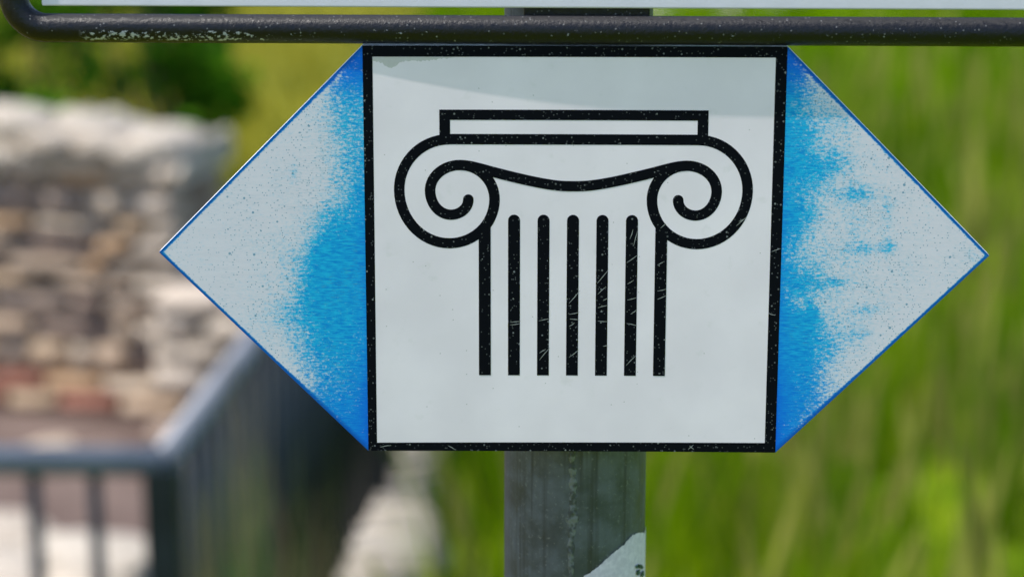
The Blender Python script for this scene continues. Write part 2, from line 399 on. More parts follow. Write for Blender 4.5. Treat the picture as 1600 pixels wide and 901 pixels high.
key = [pp(*p) for p in ((702, 215.9), (624.7, 294.3), (702.7, 377.6), (773, 309.6), (719.3, 256), (672.7, 295.7), (705, 333.2), (732.2, 309.6))]
sp_ = []
for i in range(7):
    seg = arc(key[i], key[i + 1], 'hv'[i % 2]); sp_ += seg if i == 0 else seg[1:]
sw = [pp(*p) for p in ((719.3, 256), (733, 257.3), (750, 261.2), (772, 267.2), (797, 273.6), (822, 279.6), (845, 284.4), (866.4, 287.9), (884, 289.4))]
mir = lambda L: [(2 * AX - x, z) for x, z in L]
ribbon('volute', sp_, .00006, (False, True)); ribbon('volute', mir(sp_), .00006, (False, True))
swag = sw + mir(sw)[::-1]
sw2 = []                                    # smooth resampling
for i in range(len(swag) - 1):
    p0, p1, p2, p3 = [Vector(swag[max(0, min(len(swag) - 1, i + k_))]) for k_ in (-1, 0, 1, 2)]
    for t in (0, .33, .66):
        sw2.append(.5 * ((2 * p1) + (p2 - p0) * t + (2 * p0 - 5 * p1 + 4 * p2 - p3) * t * t + (3 * p1 - p0 - 3 * p2 + p3) * t ** 3))
sw2.append(Vector(swag[-1])); ribbon('swag', sw2, .00009)
# abacus: frame with its lower bar
xl, ztop = pp(686.9, 169.5); xl2, zt2 = pp(703.8, 185.8); _, zb2 = pp(703.8, 207.4); _, zb = pp(703.8, 223.9)
W2 = AX - xl; W3 = AX - xl2
vs, fs = [], []
def bar(x0, x1, z0, z1, off, n=20):
    b = len(vs)
    for i in range(n + 1):
        x = x0 + (x1 - x0) * i / n; vs.append(P(x, z1, off)); vs.append(P(x, z0, off))
    for i in range(n): fs.append((b + 2 * i, b + 2 * i + 1, b + 2 * i + 3, b + 2 * i + 2))
bar(AX - W2, AX + W2, zt2, ztop, .000075); bar(AX - W2, AX - W3, zb2, zt2, .000075, 2); bar(AX + W3, AX + W2, zb2, zt2, .000075, 2)
xk = key[0][0]; bar(xk, 2 * AX - xk, zb, zb2, .000075); bar(AX - W2, xk, zb + .0009, zb2, .000075, 2); bar(2 * AX - xk, AX + W2, zb + .0009, zb2, .000075, 2)
mesh('abacus', vs, fs, M['black'], sign)
zt_f = pp(896, 334)[1]; zb_f = pp(896, 584.3)[1]; pitch = (pp(1031.7, 560)[0] - pp(760, 560)[0]) / 6; hwf = .00236
for i in range(-3, 4):
    x = AX + i * pitch
    if abs(i) == 3: ribbon('shaft_line', [(x, pp(760, 350)[1]), (x, zb_f)], .00010, hw=hwf)
    else: ribbon('flute', [(x, zt_f - hwf), (x, zb_f)], .000075, (True, False), hwf)
# scratches across the flutes and small dabs of missing print
random.seed(4); vs, fs = [], []
def scr(x0, y0, x1, y1, wpx=1.0):
    a, b = Vector(pp(x0, y0)), Vector(pp(x1, y1)); t = (b - a).normalized(); n = Vector((-t.y, t.x)) * (wpx / 2 / 3960); q = len(vs)
    mid = a.lerp(b, .5) + n * random.uniform(-1.2, 1.2)
    for p, k_ in ((a, .35), (mid, 1), (b, .4)):
        for s in (1, -1): r_ = p + n * s * k_; vs.append(P(r_.x, r_.y, .00012))
    fs.extend([(q, q + 1, q + 3, q + 2), (q + 2, q + 3, q + 5, q + 4)])
for s in ((889, 472, 906, 452), (889, 489, 906, 485.5), (890, 496, 906, 497.5), (889, 508, 898, 502), (889, 556, 905, 543.5), (933, 441, 950, 420.5), (934, 458, 947, 446), (934, 479, 950, 475), (942, 468, 950, 464),
          (934, 499.5, 950, 500.5), (942, 539, 950, 537.5), (979, 409, 996, 397), (980, 442, 990, 436), (980, 467, 995, 463), (985, 489, 995, 482), (979, 503.5, 995, 507), (978, 569, 994, 553), (990, 382, 996, 360),
          (1027, 413, 1038, 407), (1027, 453, 1041, 450), (1027, 466, 1041, 460), (1150, 352, 1166, 338), (1154, 345, 1166, 340), (843, 560, 859, 541), (843, 549, 853, 543), (797, 505, 813, 503), (797, 501, 814, 499.5), (842, 499, 859, 495.5),
          (1205, 392, 1219, 387), (1200, 488, 1211, 491), (1032, 355, 1040, 348), (984, 372, 989, 357), (595, 694, 612, 691), (700, 692, 712, 699), (1075, 700, 1083, 693), (1077, 694, 1084, 700)):
    scr(*s)
tag(mesh('scratches', vs, fs, M['scratch'], sign), kind='stuff')
# flaked strip along the top of the white panel
random.seed(9); top, bot = [], []
for i in range(61):
    px = 583.6 + i * 2.1
    dep = interp(px, [(583, 6), (598, 9), (604, 15), (612, 17), (620, 15), (624, 8), (640, 6), (665, 6), (690, 3), (712, .5)]) + random.uniform(-1.3, 1.3)
    yt = 87.4 + (px - 583) * .0045; top.append(pp(px, yt)); bot.append(pp(px, yt + max(.3, dep)))
sheet('flaked_strip', [top, bot], M['peeled'], .000045)
# channel behind the plate that the clamp holds
def box(name, lo, hi, mat, parent=None, bev=0.0):
    x0, y0, z0 = lo; x1, y1, z1 = hi
    o = mesh(name, [(x0, y0, z0), (x1, y0, z0), (x1, y1, z0), (x0, y1, z0), (x0, y0, z1), (x1, y0, z1), (x1, y1, z1), (x0, y1, z1)],
             [(0, 3, 2, 1), (4, 5, 6, 7), (0, 1, 5, 4), (1, 2, 6, 5), (2, 3, 7, 6), (3, 0, 4, 7)], mat, parent)
    if bev:
        m_ = o.modifiers.new('bevel', 'BEVEL'); m_.width = bev; m_.segments = 2
    return o
box('back_channel', (-.03, .0056, -.02), (.07, .0118, .02), M['clamp'], sign, .001)

# ------------------------------------------------------------------ direction sign above: tube frame and panel
zt0 = at_y(800, 47.0, 0).z                  # tube axis height
xl0 = at_y(21.5, 5, 0).x
XR, ZT, RB = .62, .26, .0125
fr = empty('direction_sign', (0, 0, zt0), 'pale panel in a black tubular frame with chipped paint, above the column emblem sign', 'sign')
path = []
def corner(cx, cz, a0, a1): 
    for i in range(13):
        a = a0 + (a1 - a0) * i / 12; path.append((cx + RB * math.cos(a), cz + RB * math.sin(a)))
def straight(p, q, n):
    for i in range(1, n): path.append((p[0] + (q[0] - p[0]) * i / n, p[1] + (q[1] - p[1]) * i / n))
corner(xl0 + RB, RB, math.pi, 1.5 * math.pi); straight((xl0 + RB, 0), (XR - RB, 0), 60)
corner(XR - RB, RB, 1.5 * math.pi, 2 * math.pi); corner(XR - RB, ZT - RB, 0, .5 * math.pi); corner(xl0 + RB, ZT - RB, .5 * math.pi, math.pi)
vs, fs = [], []; NR = 24; n = len(path)
for i, p in enumerate(path):
    a, b = Vector(path[i - 1]), Vector(path[(i + 1) % n]); t = (b - a).normalized(); nv = Vector((-t.y, t.x))
    for j in range(NR):
        th = 2 * math.pi * j / NR; q = Vector(p) + nv * TUBE_R * math.cos(th); vs.append((q.x, TUBE_R * math.sin(th), q.y))
for i in range(n):
    for j in range(NR): fs.append((i * NR + j, i * NR + (j + 1) % NR, ((i + 1) % n) * NR + (j + 1) % NR, ((i + 1) % n) * NR + j))
mesh('tube_frame', vs, fs, M['tube'], fr, True)
zb_p = at_y(800, 12.2, 0).z - zt0; xp = at_y(66, 5, 0).x
box('panel', (xp, -.0012, zb_p), (XR - .012, .0012, ZT - .011), M['panel'], fr, .0006)
box('panel_rail', (xp + .05, .0013, .11), (XR - .06, .0117, .15), M['clamp'], fr, .001)
box('gap_shade_block', (at_y(818, 20, 0).x, .0014, .004), (at_y(1016, 20, 0).x, .0121, .06), M['tube'], fr, .0008)  # dark block added for the shade on the post behind the gap
for x in (xl0, XR):                         # small tabs that hold the panel in the tube
    s = 1 if x < 0 else -1
    box('tab', (min(x + s * .005, x + s * .02), .0012, .12), (max(x + s * .005, x + s * .02), .0035, .14), M['tube'], fr)

# ------------------------------------------------------------------ post
PX = (at_y(788.5, 740, .042).x + at_y(1008.5, 740, .042).x) / 2; PY = .0423; PR = .0300
post = empty('sign_post', (PX, PY, terrain(PX, PY)), 'round galvanized steel pipe post with a torn white sticker below the emblem sign', 'post')
zb_ = terrain(PX, PY)
def cyl(name, r, z0, z1, mat, parent, n=48, nz=1, th=0.0, cap=True):
    vs, fs = [], []
    for kz in range(nz + 1):
        for j in range(n):
            a = 2 * math.pi * j / n; vs.append((r * math.cos(a), r * math.sin(a), z0 + (z1 - z0) * kz / nz))
    for kz in range(nz):
        for j in range(n): fs.append((kz * n + j, kz * n + (j + 1) % n, (kz + 1) * n + (j + 1) % n, (kz + 1) * n + j))
    if cap: fs += [tuple(range(n))[::-1], tuple(range(nz * n, nz * n + n))]
    o = mesh(name, vs, fs, mat, parent, True)
    return o
ZTOP = 2.02
pipe = cyl('pipe', PR, -.35, ZTOP - zb_, M['galv'], post, 72, 1, cap=False)
cyl('cap', PR + .0015, ZTOP - zb_ - .012, ZTOP - zb_ + .004, M['clamp'], post)
# weld seam
random.seed(3); vs, fs = [], []; ang = math.atan2(-1, -.04) ; nsm = 420
ph = [random.uniform(0, 6) for _ in range(4)]
for i in range(nsm + 1):
    z = .9 + (ZTOP - .03 - zb_ - .9) * i / nsm
    wd = .0010 + .0005 * math.sin(z * 900 + ph[0]) + .0005 * random.random() + (.0013 * math.exp(-((z + zb_ - at_y(893, 812, .012).z) / .004) ** 2))
    a0 = ang + (.0004 * math.sin(z * 130 + ph[1])) / PR
    for o_, h in ((-1, .0), (-.4, .0003), (.4, .0003), (1, .0)):
        a = a0 + o_ * wd / PR; r_ = PR + .0001 + h * (.6 + .6 * random.random()); vs.append((r_ * math.cos(a), r_ * math.sin(a), z))
for i in range(nsm):
    for j in range(3): fs.append((4 * i + j, 4 * i + j + 1, 4 * i + j + 5, 4 * i + j + 4))
mesh('weld_seam', vs, fs, M['weld'], post)
# torn sticker
def on_post(px, py):
    d = ray(px, py); ox, oy = CAM.x - PX, CAM.y - PY
    a = d.x ** 2 + d.y ** 2; b = 2 * (ox * d.x + oy * d.y); c_ = ox * ox + oy * oy - PR * PR; D = max(0, b * b - 4 * a * c_)
    t = (-b - math.sqrt(D)) / (2 * a); p = CAM + d * t; return math.atan2(p.y - PY, p.x - PX), p.z - zb_
edge = [on_post(*p) for p in ((912, 899), (922, 893), (934, 884.5), (946, 873), (958, 862), (967, 855.5), (975, 849), (981, 841), (987, 835.5), (994, 832), (1001, 831.5), (1005.5, 832))]
edge += [(edge[-1][0] + .15 * i, edge[-1][1] + .002 * math.sin(i * 2.1)) for i in range(1, 8)]
random.seed(6); ed2 = []
for (a, z), (a2, z2) in zip(edge, edge[1:]):
    for i in range(4): t = i / 4; ed2.append((a + (a2 - a) * t, z + (z2 - z) * t + random.uniform(-.0003, .0003)))
zlow = edge[0][1] - .07; vs, fs = [], []
for a, z in ed2:
    for t in lin(0, 1, 4):
        zz_ = z + (zlow - z) * t; vs.append(((PR + .0004) * math.cos(a), (PR + .0004) * math.sin(a), zz_))
for i in range(len(ed2) - 1):
    for j in range(4): fs.append((5 * i + j, 5 * i + j + 1, 5 * i + j + 6, 5 * i + j + 5))
stk = mesh('sticker', vs, fs, M['sticker'], post)
for poly in (((990, 883), (995, 880), (1000, 881), (1003, 885), (1001, 888), (996, 886), (992, 887)), ((992, 890), (997, 888), (998, 894), (995, 898), (992, 896)), ((1000, 892), (1003, 890), (1004, 897), (1001, 901), (998, 899))):
    pts_ = [on_post(*p) for p in poly]
    mesh('ink_mark', [((PR + .0008) * math.cos(a), (PR + .0008) * math.sin(a), z) for a, z in pts_], [tuple(range(len(pts_)))], M['ink'], stk)
# band clamps
for zc in (ZP, zt0 + .13):
    cl = cyl('band_clamp', PR + .0022, zc - zb_ - .012, zc - zb_ + .012, M['clamp'], post, cap=False)
    box('clamp_lug', (-.01, PR + .0015, zc - zb_ - .012), (.01, PR + .018, zc - zb_ + .012), M['clamp'], cl, .001)

# ------------------------------------------------------------------ railing round the ruin
RZ = .55
c0 = at_z(252, 698, RZ); CX, CY = c0.x, c0.y
d1 = at_z(390, 520, RZ); dirS = Vector((d1.x - CX, d1.y - CY)).normalized()
LS, LF = 4.9, 3.3
rail = empty('metal_railing', (CX, CY, GZ), 'dark blue grey metal railing with round handrail and upright bars at the ruin', 'railing')
HR = RZ - GZ
def tube(name, p, q, r, mat, parent, n=14):
    p, q = Vector(p), Vector(q); t = (q - p).normalized(); a = t.orthogonal().normalized(); b = t.cross(a); vs, fs = [], []
    for e in (p, q):
        for j in range(n): th = 2 * math.pi * j / n; vs.append(e + (a * math.cos(th) + b * math.sin(th)) * r)
    for j in range(n): fs.append((j, (j + 1) % n, n + (j + 1) % n, n + j))
    fs += [tuple(range(n))[::-1], tuple(range(n, 2 * n))]
    return mesh(name, vs, fs, mat, parent, True)
S3 = Vector((dirS.x, dirS.y, 0)); F3 = Vector((-1, -.012, 0))
for D3, L in ((S3, LS), (F3, LF)):
    tube('handrail', Vector((0, 0, HR - .0255)), D3 * L + Vector((0, 0, HR - .0255)), .0255, M['handrail'], rail)
    a = D3 * .03; b = D3 * L
    box_ = tube('bottom_rail', a + Vector((0, 0, .12)), b + Vector((0, 0, .12)), .014, M['rail'], rail)
    tube('upper_rail', a + Vector((0, 0, HR - .085)), b + Vector((0, 0, HR - .085)), .010, M['rail'], rail) if False else None
barm = None
for D3, L in ((S3, LS), (F3, LF)):
    nb = int(L / .104)
    for i in range(1, nb):
        p = D3 * (i * .104 + (.012 if D3 is F3 else 0))
        if barm is None:
            barm = tube('bar', (0, 0, .10), (0, 0, HR - .03), .0120, M['rail'], rail, 10); o = barm
        else:
            o = barm.copy(); col.objects.link(o); o.parent = rail
        o.location = p
def post_box(p):
    o = box('post', (-.029, -.029, -.2), (.029, .029, HR - .03), M['rail'], rail, .004); o.location = p
post_box((0, 0, 0)); post_box(S3 * LS); post_box(S3 * 2.45); post_box(F3 * 2.1)

# ------------------------------------------------------------------ masonry
random.seed(11)
def stone_data(name, seed, mat, jit=.10, power=4.0):
    rnd = random.Random(seed); vs, fs, ix = [], [], {}
    def vid(a, b, c_):
        kk = (a, b, c_)
        if kk not in ix:
            v = Vector((a, b, c_)); ln = (abs(v.x) ** power + abs(v.y) ** power + abs(v.z) ** power) ** (1 / power)
            v = v / ln; v = Vector([q * (1 + rnd.uniform(-jit, jit)) for q in v]); ix[kk] = len(vs); vs.append(v * .5)
        return ix[kk]
    for ax in range(3):
        for s in (-1, 1):
            for u in (-1, 0):
                for v in (-1, 0):
                    q = []
                    for du, dv in ((0, 0), (1, 0), (1, 1), (0, 1)):
                        c_ = [0, 0, 0]; c_[ax] = s; c_[(ax + 1) % 3] = u + du; c_[(ax + 2) % 3] = v + dv; q.append(vid(*c_))
                    fs.append(tuple(q if s > 0 else q[::-1]))
    me = bpy.data.meshes.new(name); me.from_pydata([tuple(v) for v in vs], [], fs); me.update(); me.materials.append(mat)
    me.polygons.foreach_set('use_smooth', [True] * len(me.polygons))
    return me
SD = [stone_data('stone', i, M['stone'], .07, 7) for i in range(8)]
QD = [stone_data('quoin', 20 + i, M['quoin'], .06, 8) for i in range(3)]
PD = [stone_data('limestone', 30 + i, M['pale'], .16, 6) for i in range(6)]
GD = [stone_data('limestone', 50 + i, M['greylime'], .16, 5) for i in range(5)]
BD = [stone_data('tile', 40 + i, M['brick'], .03, 12) for i in range(4)]
def put(me, name, parent, loc, size, rz=0.0, tilt=0.0):
    o = bpy.data.objects.new(name, me); col.objects.link(o); o.location = loc; o.scale = size
    o.rotation_euler = (random.uniform(-tilt, tilt), random.uniform(-tilt, tilt), rz)
    if parent: o.parent = parent
    return o
# the tall ruin wall
YW = CAM.y + 7.2                            # front face
XRW = at_y(280, 450, YW).x; XLW = XRW - 2.3; TW = .55
wl = empty('ruin_wall', (XRW, YW, GZ), 'tall brown rubble stone wall with white capping and a red tile course at its foot', 'wall')
wl.rotation_euler = (0, 0, R(-9))
H1 = at_y(100, 248, YW + .10).z - GZ; H2 = at_y(220, 270, YW + .04).z - GZ
xstep = at_y(162, 260, YW).x - XRW
mesh('wall_core', [(-2.3, .04, -.2), (-.03, .04, -.2), (-.03, TW - .03, -.2), (-2.3, TW - .03, -.2), (-2.3, .04, H1 - .02), (-.03, .04, H2 - .02), (-.03, TW - .03, H2 - .02), (-2.3, TW - .03, H1 - .02)],
     [(0, 1, 5, 4), (1, 2, 6, 5), (2, 3, 7, 6), (3, 0, 4, 7), (4, 5, 6, 7)], M['mortar'], wl)
z = .125; row = 0
while z < H1 - .02:
    h = random.choice((.06, .075, .09, .115))
    if z + h > H1 - .03: h = H1 - z
    x = -.16 if row % 2 else -.10
    put(random.choice(QD), 'quoin', wl, (x / 2, .08, z + h / 2), (-x - .008, .20, h - .010), 0, .02) if z + h < H2 + .05 else None
    if z + h < .47:                          # low buttress that runs on to the right
        xx = -.03
        while xx < .50:
            wd = random.uniform(.14, .26); put(random.choice(QD), 'stone', wl, (xx + wd / 2, -.10, z + h / 2), (wd - .008, .26, h - .008), 0, .02); xx += wd
    while x > -2.3:
        wd = random.choice((.08, .12, .16, .21, .28)) * random.uniform(.9, 1.1)
        if not (z + h > H2 + .04 and x > xstep):
            put(random.choice(SD), 'stone', wl, (x - wd / 2, .07 + random.uniform(-.012, .012), z + h / 2), (wd - .012, .16, h - .012), 0, .03)
        x -= wd
    y = .19
    while y < TW - .04 and z + h < H2 + .05:
        wd = random.uniform(.12, .2); put(random.choice(SD), 'stone', wl, (-.07, y + wd / 2, z + h / 2), (.15, wd - .012, h - .012), 0, .03); y += wd
    z += h; row += 1
x = .01
while x > -2.3:                              # red tile course, a little proud
    wd = random.uniform(.16, .24)
    put(random.choice(BD if random.random() < .7 else SD), 'tile', wl, (x - wd / 2, .03, .036), (wd - .01, .22, .066), 0, .015)
    put(random.choice(BD if random.random() < .3 else SD), 'tile', wl, (x - wd / 2 - .06, .045, .096), (wd - .01, .20, .048), 0, .015)
    x -= wd
# white capping: a hard mortar bed with lumps of limestone in it, uneven along the top
prof = [(-420, 190), (-300, 186), (-200, 192), (-110, 184), (-40, 180), (0, 178), (28, 172), (60, 176), (100, 181), (135, 188), (160, 197), (185, 208), (205, 217), (224, 222), (236, 214), (262, 210), (300, 208), (326, 211), (338, 218)]
rndc = random.Random(2); vs, fs = [], []; ND = 8; px = -420
cols_ = []
while px < 282: cols_.append(px); px += 9
cols_.append(282)
for px in cols_:
    x = at_y(px, 220, YW).x - XRW; lowz = H1 if x < xstep else H2
    for q in range(ND + 3):
        if q == 0: y, z = -.012, lowz - .03
        elif q == ND + 2: y, z = TW, lowz - .05
        else:
            t = (q - 1) / ND; y = -.03 + (TW + .02) * t
            ridge = at_y(px, interp(px, prof) + 12, YW + .28 + .158 * max(0, -x)).z - GZ
            z = lowz + (ridge - lowz) * min(1, .22 + 1.7 * t) * (1 - .25 * max(0, t - .6)) + rndc.uniform(-.016, .016); y += rndc.uniform(-.015, .015)
        vs.append((x + rndc.uniform(-.006, .006), y, z))
m_ = ND + 3
for i in range(len(cols_) - 1):
    for q in range(m_ - 1): fs.append((i * m_ + q, (i + 1) * m_ + q, (i + 1) * m_ + q + 1, i * m_ + q + 1))
fs += [tuple(range(m_))[::-1], tuple(range((len(cols_) - 1) * m_, len(cols_) * m_))]
mesh('capping', vs, fs, M['pale'], wl)
for px, py, dp_, wd, hg in ((-150, 215, .1, .22, .10), (-60, 205, .16, .26, .12), (20, 196, .14, .24, .12), (80, 222, .04, .16, .08), (118, 200, .2, .22, .10), (150, 226, .06, .18, .09), (200, 240, .06, .17, .09), (240, 234, .1, .18, .12), (264, 228, .22, .16, .12), (180, 222, .25, .2, .10)):
    p = at_y(px, py, YW + dp_); p = at_y(px, py, YW + dp_ + .158 * max(0, XRW - p.x)); put(random.choice(PD), 'capstone', wl, (p.x - XRW, dp_, p.z - GZ), (wd, .2, hg), random.uniform(-.4, .4), .15)
# fallen stones before the wall, on the earth floor
for i in range(6):
    px = random.uniform(-60, 330); py = random.uniform(662, 760); g = at_z(px, py, GZ)
    s = random.uniform(.06, .13)
    o = put(random.choice(SD), 'fallen_stone', None, (g.x, g.y, GZ + s * .22), (s * 1.4, s, s * .6), random.uniform(0, 3), .15)
    tag(o, 'small stone fallen on the brown earth before the tall ruin wall', 'stone', 'stones fallen before the ruin wall')
# low foundation wall near the railing with a pale top
ZL = -.2
pa = at_z(-20, 786, ZL); pb = at_z(225, 836, ZL); dl = Vector((pb.x - pa.x, pb.y - pa.y)).normalized(); nl = Vector((dl.y, -dl.x))
LL = 1.95; org = Vector((pb.x, pb.y)) + dl * .10
lw = empty('foundation_wall', (org.x, org.y, GZ), 'low foundation wall with flat sunlit pale limestone top behind the railing bars', 'wall')
lw.rotation_euler = (0, 0, math.atan2(-dl.y, -dl.x))
# local: +x runs away from the corner, +y towards the camera side
mesh('wall_core', [(0, .03, -.2), (LL, .03, -.2), (LL, .62, -.2), (0, .62, -.2), (0, .03, .23), (LL, .03, .23), (LL, .62, .23), (0, .62, .23)], [(0, 1, 5, 4), (1, 2, 6, 5), (2, 3, 7, 6), (3, 0, 4, 7), (4, 5, 6, 7)], M['mortar'], lw)
for r_, (y0, dp_) in enumerate(((0, .24), (.23, .22), (.44, .22))):
    x = -.02 - .06 * (r_ % 2)
    while x < LL:
        wd = random.uniform(.2, .36); put(random.choice(PD), 'top_stone', lw, (x + wd / 2, y0 + dp_ / 2, .235), (wd * 1.03, dp_ * 1.04, random.uniform(.13, .16)), random.uniform(-.06, .06), .05); x += wd
for side_y in (.035, .615):
    for z0 in (.0, .085):
        x = 0
        while x < LL:
            wd = random.uniform(.14, .25); put(random.choice(SD), 'stone', lw, (x + wd / 2, side_y, z0 + .043), (wd - .01, .12, .08), 0, .03); x += wd
# pale stones along the foot of the railing
bl_i = 0
for px, py, s in ((618, 715, .20), (596, 752, .19), (640, 770, .15), (575, 800, .18), (622, 822, .17), (560, 850, .19), (612, 872, .20), (545, 895, .16), (590, 925, .22), (650, 735, .16), (632, 690, .2), (606, 700, .16), (540, 960, .2), (660, 700, .2), (640, 905, .13)):
    g = at_z(px, py, GZ); s *= 1.15; o = put(GD[bl_i % 5], 'limestone_lump', None, (g.x, g.y, GZ + s * .25), (s * 1.15, s * 1.3, s * .8), random.uniform(0, 3), .2); bl_i += 1
    tag(o, 'pale limestone lump in the row along the foot of the railing', 'stone', 'pale stones along the railing')

# ------------------------------------------------------------------ vegetation
def fast_mesh(name, V, F4, tint, mat, parent=None):
    me = bpy.data.meshes.new(name); nv, nf = len(V), len(F4)
    me.vertices.add(nv); me.vertices.foreach_set('co', V.astype(np.float32).ravel())
    me.loops.add(nf * 4); me.loops.foreach_set('vertex_index', F4.astype(np.int32).ravel())
    me.polygons.add(nf); me.polygons.foreach_set('loop_start', np.arange(0, nf * 4, 4, dtype=np.int32)); me.polygons.foreach_set('loop_total', np.full(nf, 4, np.int32))
    me.update(calc_edges=True)
    at = me.color_attributes.new('tint', 'FLOAT_COLOR', 'POINT'); c4 = np.ones((nv, 4), np.float32); c4[:, :3] = tint; at.data.foreach_set('color', c4.ravel())
    me.materials.append(mat); o = bpy.data.objects.new(name, me); col.objects.link(o)
    if parent: o.parent = parent
    return o
rng = np.random.default_rng(5)
def blades(pos, h, wdt, lean, colr, segs=3):
    """curved tapering blades; pos (n,3), h, wdt, lean (n), colr (n,3)"""
    n = len(pos); th = rng.uniform(0, 2 * np.pi, n); ld = rng.uniform(0, 2 * np.pi, n)
    V = np.zeros((n, (segs + 1) * 2, 3)); Cc = np.zeros((n, (segs + 1) * 2, 3))
    for s in range(segs + 1):
        t = s / segs; c = pos.copy()
        c[:, 0] += np.cos(ld) * lean * h * t ** 2; c[:, 1] += np.sin(ld) * lean * h * t ** 2; c[:, 2] += h * t * (1 - .25 * lean * t)
        wv = wdt * (1 - t) ** .7 + .0006
        for e, sg in enumerate((-1, 1)):
            V[:, 2 * s + e, 0] = c[:, 0] + sg * np.cos(th) * wv / 2; V[:, 2 * s + e, 1] = c[:, 1] + sg * np.sin(th) * wv / 2; V[:, 2 * s + e, 2] = c[:, 2]
            Cc[:, 2 * s + e] = colr
    m = (segs + 1) * 2; base = (np.arange(n) * m)[:, None, None]
    f = np.array([[2 * s, 2 * s + 1, 2 * s + 3, 2 * s + 2] for s in range(segs)])[None]
    return V.reshape(-1, 3), (base + f).reshape(-1, 4), Cc.reshape(-1, 3)
def merge(parts):
    V, F, C, o = [], [], [], 0
    for v, f, c in parts: V.append(v); F.append(f + o); C.append(c); o += len(v)
    return np.concatenate(V), np.concatenate(F), np.concatenate(C)
def tz(P2): return np.array([terrain(x, y) for x, y in P2])
def meadow(n, dmin, dmax, xmin_f, xmax_f, power=1.0):
    D = dmin + (dmax - dmin) * rng.random(n) ** power
    x = np.array([rng.uniform(xmin_f(d), xmax_f(d)) for d in D]); y = D + CAM.y
    P2 = np.stack([x, y], 1); return np.column_stack([P2, tz(P2)])
def patchy(pos, sc_, ph_): return .5 + .5 * np.sin(pos[:, 0] * sc_ + ph_) * np.sin(pos[:, 1] * sc_ * .8 + 1.3 * ph_ + .6 * np.sin(pos[:, 0] * 2.1))
# tall green meadow right of the railing
xm = lambda d: -.066 * d + .02
ncl = 1500
cc = meadow(ncl, 2.7, 17.5, xm, lambda d: .30 * d + 1.4, .8)
per = 26; rep_ = np.repeat(np.arange(ncl), per); pos = cc[rep_].copy()
rad = rng.uniform(.04, .16, ncl)[rep_]; an = rng.uniform(0, 2 * np.pi, len(pos)); rr_ = rad * np.sqrt(rng.random(len(pos)))
pos[:, 0] += np.cos(an) * rr_; pos[:, 1] += np.sin(an) * rr_; pos[:, 2] = tz(pos[:, :2])
tone = rng.choice(5, ncl, p=[.28, .30, .24, .13, .05])
pal = np.array([[.062, .150, .001], [.145, .285, .002], [.25, .385, .003], [.27, .375, .005], [.34, .34, .035]])
r1 = rng.random((len(pos), 1)); cg = pal[tone][rep_] * (.75 + .5 * r1)
hh = (rng.uniform(.22, .85, ncl)[rep_]) * rng.uniform(.6, 1.1, len(pos))
B1 = blades(pos, hh, rng.uniform(.006, .013, len(pos)), rng.uniform(.05, .5, len(pos)), cg)
# flowering stalks with pale heads
ps = meadow(750, 2.4, 10, xm, lambda d: .30 * d + 1.2, .9); hs = rng.uniform(.7, 1.15, len(ps)); cs = np.array([.42, .40, .085]) * (.6 + .7 * rng.random((len(ps), 1)))
def heads(ps, hs, cs):
    pr = []
    ld = rng.uniform(0, 2 * np.pi, len(ps)); ln = rng.uniform(.03, .22, len(ps))
    for rot in (0, 1):
        V = np.zeros((len(ps), 10, 3)); n = len(ps)
        prof = [(0, .0025), (.72, .0025), (.76, .018), (.90, .020), (1.0, .002)]
        for s, (t, wv) in enumerate(prof):
            c = ps.copy(); c[:, 0] += np.cos(ld) * ln * hs * t * t; c[:, 1] += np.sin(ld) * ln * hs * t * t; c[:, 2] += hs * t
            for e, sg in enumerate((-1, 1)):
                V[:, 2 * s + e] = c; V[:, 2 * s + e, rot] += sg * wv / 2
        f = np.array([[2 * s, 2 * s + 1, 2 * s + 3, 2 * s + 2] for s in range(4)])[None]
        pr.append((V.reshape(-1, 3), ((np.arange(n) * 10)[:, None, None] + f).reshape(-1, 4), np.repeat(cs, 10, 0)))
    return merge(pr)
B2 = heads(ps, hs, cs)
v, f, c = merge([B1, B2])
tag(fast_mesh('meadow_grass', v, f, c, M['grass']), 'tall green meadow grass with pale seed heads right of the railing', 'grass', kind='stuff')
# short dry grass on the slope behind the ruin
pos = meadow(16000, 9.2, 20, lambda d: -.42 * d - 1, lambda d: -.25, 1.0)
r1 = rng.random((len(pos), 1)); cg = ((1 - r1) * np.array([.17, .165, .006]) + r1 * np.array([.26, .22, .02])); gsel = rng.random(len(pos)) < .25; cg[gsel] = np.array([.10, .14, .018])
B = blades(pos, rng.uniform(.06, .22, len(pos)), rng.uniform(.006, .014, len(pos)), rng.uniform(.1, .7, len(pos)), cg, 2)
tag(fast_mesh('dry_grass', *B, M['grass']), 'short yellowish dry grass on the ground behind the ruin wall', 'grass', kind='stuff')
